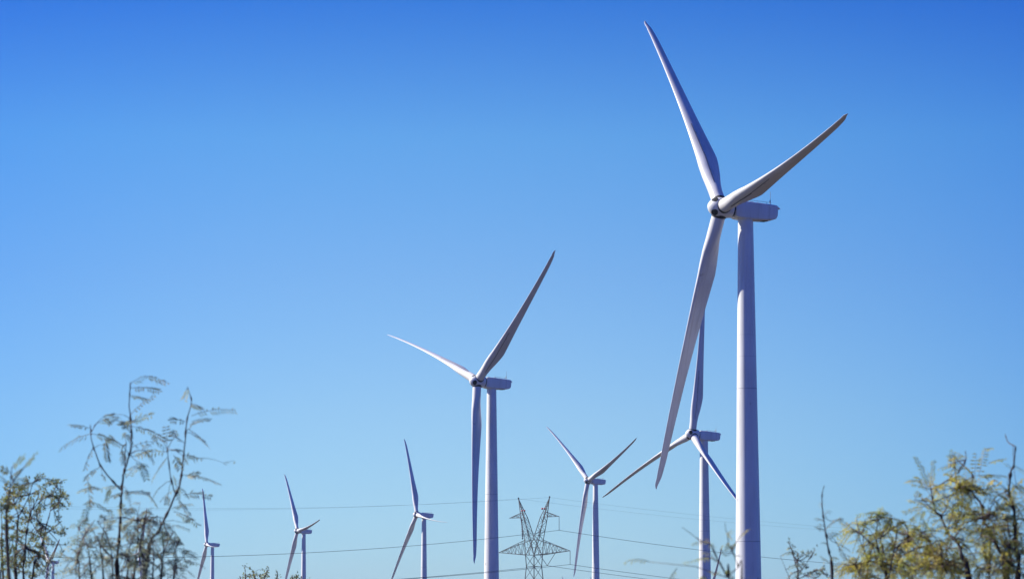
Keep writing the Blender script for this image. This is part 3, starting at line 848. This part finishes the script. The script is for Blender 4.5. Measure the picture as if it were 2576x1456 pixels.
cl = [(150, 720), (210, 720), (280, 720), (350, 600), (430, 600), (520, 330), (480, 400), (560, 440), (500, 480), (470, 520), (600, 500), (560, 560), (520, 600), (610, 580), (480, 640), (430, 700), (460, 720), (540, 680), (590, 720), (560, 780), (500, 800), (430, 830), (590, 840), (540, 890), (470, 880), (600, 930), (640, 800), (680, 730), (700, 690), (650, 660), (720, 600), (770, 640), (800, 600), (640, 870), (680, 930), (560, 980), (500, 950),
      (700, 1000), (760, 1050), (800, 1080), (840, 1120), (720, 1090), (660, 1050), (620, 1100), (780, 1120), (880, 900), (920, 850), (940, 840), (900, 960), (930, 920), (980, 760), (1010, 730), (960, 700), (1040, 700), (1100, 860), (1140, 800), (1160, 900), (1120, 980), (1000, 900), (1040, 880), (980, 1000), (1020, 1060), (960, 1090), (1150, 1040), (1130, 1130), (1160, 1200), (1060, 1180), (980, 1200), (1040, 1260), (900, 1160), (860, 1220), (820, 1180), (760, 1180), (700, 1180), (660, 1240), (720, 1270), (800, 1300), (880, 1290), (900, 1370), (820, 1400), (760, 1380), (960, 1330), (1160, 1330), (1150, 1420), (1060, 1400),
      (120, 1000), (180, 1080), (120, 1150), (60, 1220), (30, 1300), (100, 1290), (160, 1220), (220, 1180), (290, 1050), (350, 1030), (280, 1160), (320, 1220), (260, 1250), (330, 1280), (300, 1330), (390, 1180), (380, 1260), (200, 1310), (140, 1360), (60, 1380), (20, 1430), (240, 1390), (340, 1400), (420, 1330), (480, 1250), (540, 1300), (540, 1390), (30, 1120), (90, 1080), (10, 1260), (80, 1340), (130, 1430), (200, 1440), (290, 1440), (340, 1330), (440, 1400), (1000, 1440), (930, 1430), (870, 1440), (640, 1330), (700, 1350), (1110, 1250), (600, 1360), (580, 1440), (470, 1420), (380, 1450), (680, 1430), (560, 1180), (480, 1130), (400, 1090), (600, 1180)]
for c in cl:
    p.clump(*c, 48, 5, L=0.062, n=8, ll=0.0175)
p.scatter(45, 0.06, 9, 0.017, EYE + 0.2)
p.finish()

# middle mesquite, lower, to the left of it
p = Plant('mesquite', 'lower olive mesquite with spreading feathery tips, left of the large yellow-green one', 'shrub', 41, crop(2260, 1240, 3.287), 11.5, (2230, 11.5), M['leaf_olive'], GP, 0.14)
p.stem([(1040, 1456), (1000, 1330), (962, 1165), (945, 1060), (955, 930), (940, 850)], .006, .0016, 0.0, True)
p.stem([(860, 1456), (875, 1280)], .005, .0032, 0.05, True)
p.stem([(1000, 1320), (1010, 1180), (990, 1060), (1060, 950), (1085, 840)], .004, .0013)
p.stem([(960, 1165), (880, 1100), (780, 1010), (700, 960)], .0035, .0013)
p.stem([(1060, 1456), (1100, 1250), (1130, 1080), (1150, 920)], .004, .0014)
p.stem([(1000, 1330), (900, 1280), (780, 1310), (640, 1330)], .0035, .0013)
p.stem([(1100, 1250), (1200, 1080), (1330, 980)], .003, .0013)
for l in [(700, 960, 590, 880, 7), (780, 1000, 640, 980, 9), (860, 930, 740, 900, 9), (930, 920, 800, 900, 9), (940, 850, 1020, 790, 7), (1085, 850, 1060, 960, 10), (1150, 920, 1230, 900, 6), (1100, 860, 1010, 1020, 10), (780, 1080, 680, 1100, 8), (700, 960, 570, 1040, 5), (780, 1310, 560, 1420, 8), (830, 1330, 640, 1330, 12)]:
    p.leaf_at(*l[:4], n=l[4], ll=0.021, dd=p.rg.uniform(-.06, .06), droop=0.15)
for c in [(940, 840), (970, 880), (900, 910), (820, 920), (760, 930), (700, 970), (760, 1030), (830, 960), (1050, 940), (1090, 900), (1120, 980), (1160, 1000), (1200, 940), (1040, 1020), (990, 1050), (940, 1060), (880, 1060), (1160, 900), (830, 1150), (900, 1180), (1040, 1220), (1080, 1180), (1150, 1150), (1000, 1240), (1060, 1280), (960, 1300), (900, 1290), (840, 1290), (780, 1270), (740, 1320), (690, 1340), (820, 1340), (760, 1390), (880, 1360), (960, 1380), (1020, 1380), (1100, 1340), (1150, 1290), (1200, 1220), (1240, 1180), (1280, 1110), (1320, 1020), (1250, 1260), (1200, 1330), (1260, 1380), (1130, 1420), (1060, 1440), (1200, 1430), (1310, 1300), (1330, 1400), (900, 1430), (700, 1420), (760, 1450), (640, 1390), (830, 1440), (980, 1440), (1300, 1450), (1240, 1450), (1350, 1340), (1380, 1250), (1400, 1430), (1180, 1080)]:
    p.clump(*c, 48, 5, L=0.065, n=8, ll=0.019)
p.scatter(20, 0.06, 9, 0.017, EYE + 0.2)
p.finish()

# slender bare shoot and low sprig to the right of the big tower
p = Plant('dry_shrub', 'slender nearly bare shoot rising between the big tower and the right mesquites', 'shrub', 51, crop(2260, 1240, 3.287), 11.0, (2075, 11.0), M['leaf_grey'], GP, 0.05)
p.stem([(522, 1456), (490, 1200), (460, 1000), (432, 820), (425, 680), (436, 600), (450, 560)], .0042, .0013, 0.0, True)
p.stem([(600, 1180), (560, 1100), (515, 1040)], .0018, .001)
for l in [(460, 980, 530, 900, 6), (440, 900, 370, 870, 5), (500, 1250, 560, 1260, 4), (560, 1110, 690, 1180, 7), (590, 1150, 650, 1260, 6), (525, 900, 610, 880, 5), (450, 950, 400, 930, 4), (485, 1130, 440, 1100, 3), (475, 1060, 560, 1010, 6), (500, 1300, 430, 1250, 5), (505, 1350, 600, 1290, 6), (440, 860, 500, 800, 4), (430, 760, 400, 720, 3), (455, 990, 380, 960, 5)]:
    p.leaf_at(*l[:4], n=l[4], ll=0.018, dd=p.rg.uniform(-.03, .03), droop=0.15)
p.finish()
p = Plant('creosote_bush', 'low grey-green sprig at the bottom edge right of the big tower', 'shrub', 52, crop(2260, 1240, 3.287), 12.5, (2035, 12.5), M['leaf_grey'], GP, 0.1)
p.stem([(195, 1456), (165, 1290), (150, 1200), (110, 1105)], .0034, .0012, 0.0, True)
p.stem([(190, 1420), (260, 1330), (310, 1250), (350, 1190)], .0028, .001)
p.stem([(200, 1456), (330, 1390), (440, 1360)], .003, .001)
for c in [(115, 1115), (135, 1160), (180, 1190), (210, 1230), (260, 1220), (300, 1210), (350, 1190), (330, 1230), (240, 1350), (280, 1330), (200, 1380), (180, 1430), (320, 1400), (360, 1390), (430, 1360), (450, 1410), (390, 1430), (280, 1430), (100, 1450), (480, 1440)]:
    p.sprig(*c, 34, 10, 0.014)
p.finish()

# thin twigs in front of the foot of the big tower
p = Plant('mesquite', 'thin blurred twigs with a few yellow leaves in front of the biggest tower', 'shrub', 61, crop(1980, 1400, 5.144), 8.5, (1815, 8.5), M['leaf_olive'], GP, 0.05)
p.stem([(720, 1500), (690, 1420), (640, 1320), (588, 1220)], .0028, .0036, 0.0, True, knots=False)
p.stem([(585, 1222), (582, 1205)], .0055, .004, 0.0, dd_end=0.0)
p.stem([(900, 1500), (850, 1270), (790, 1080), (765, 960)], .0024, .0011, 0.03, True)
p.stem([(470, 960), (330, 890), (220, 830), (110, 745), (10, 675)], .0018, .0008, 0.02, dd_end=0.06)
p.stem([(690, 1420), (560, 1180), (470, 960)], .002, .0014, 0.0, dd_end=0.02)
p.stem([(800, 1110), (720, 960), (700, 820), (665, 690), (662, 600)], .0018, .0009, 0.03, dd_end=0.05)
for l in [(470, 960, 330, 880, 5), (430, 920, 390, 850, 4), (480, 1150, 60, 1210, 8), (460, 1130, 250, 1150, 6), (440, 1080, 320, 1060, 5), (470, 1000, 480, 930, 4), (585, 1020, 620, 950, 4), (700, 800, 740, 720, 5), (690, 760, 750, 850, 5), (700, 900, 680, 1000, 6), (780, 1000, 770, 940, 6), (830, 880, 990, 720, 7), (770, 1000, 830, 880, 4), (800, 1100, 880, 1100, 4), (690, 1400, 700, 1330, 6), (670, 1370, 780, 1440, 5), (660, 1100, 600, 1050, 4), (340, 900, 180, 930, 5), (500, 1400, 430, 1330, 4), (500, 1400, 560, 1340, 4)]:
    p.leaf_at(*l[:4], n=l[4], ll=0.012, dd=p.rg.uniform(-.03, .03), droop=0.15)
p.finish()

# shrubs standing farther off, in focus
p = Plant('creosote_bush', 'small far shrub at the bottom edge between two small turbines', 'shrub', 71, crop(540, 1340, 4.246), 40.0, (655, 40.0), M['leaf_dark'], GP, 0.5)
for st in [[(740, 1500), (735, 1400), (728, 1280)], [(960, 1500), (980, 1420), (1015, 1340)], [(860, 1500), (850, 1430), (830, 1340)], [(680, 1500), (670, 1440)], [(930, 1500), (900, 1430)], [(1120, 1500), (1130, 1430), (1130, 1360)]]:
    p.stem(st, .009, .003, None, True)
for c in [(735, 1300), (740, 1400), (760, 1420), (780, 1430), (830, 1340), (850, 1390), (870, 1390), (840, 1420), (910, 1420), (940, 1430), (960, 1400), (980, 1370), (1000, 1345), (1015, 1340), (1000, 1390), (970, 1430), (1010, 1430), (680, 1440), (660, 1450), (700, 1455), (890, 1450), (1130, 1370), (1140, 1420), (1120, 1450), (780, 1455), (940, 1456), (860, 1450), (990, 1450)]:
    p.sprig(*c, 30, 8, 0.03)
p.finish()
p = Plant('creosote_bush', 'tiny shrub top at the bottom edge between a small turbine blade and its tower', 'shrub', 72, crop(540, 1340, 4.246), 44.0, (742, 44.0), M['leaf_dark'], GP, 0.5)
for st in [[(1320, 1500), (1310, 1420)], [(1360, 1500), (1365, 1400)], [(1430, 1500), (1420, 1440)]]:
    p.stem(st, .009, .003, None, True)
for c in [(1310, 1430), (1300, 1450), (1340, 1420), (1365, 1400), (1370, 1440), (1340, 1450), (1400, 1450), (1530, 1450)]:
    p.sprig(*c, 28, 8, 0.03)
p.finish()

# ------------------------------------------------------------------ thin desert haze
HAZE_TOP = 175.0
low = min(v[2] for v in g.v)
b = MB()
b.box((-9300, -14400, low - 1.0), (9300, 14400, HAZE_TOP))
hm = bpy.data.materials.new('thin_haze'); hm.use_nodes = True
ht = hm.node_tree; ht.nodes.clear()
ho = ht.nodes.new('ShaderNodeOutputMaterial'); hv = ht.nodes.new('ShaderNodeVolumePrincipled')
hv.inputs['Color'].default_value = (0.72, 0.86, 1.0, 1)
hv.inputs['Density'].default_value = 0.00003
hv.inputs['Anisotropy'].default_value = 0.2
ht.links.new(hv.outputs[0], ho.inputs['Volume'])
tag(link('haze', fix_normals(b.mesh('haze', hm, False))), kind='stuff')
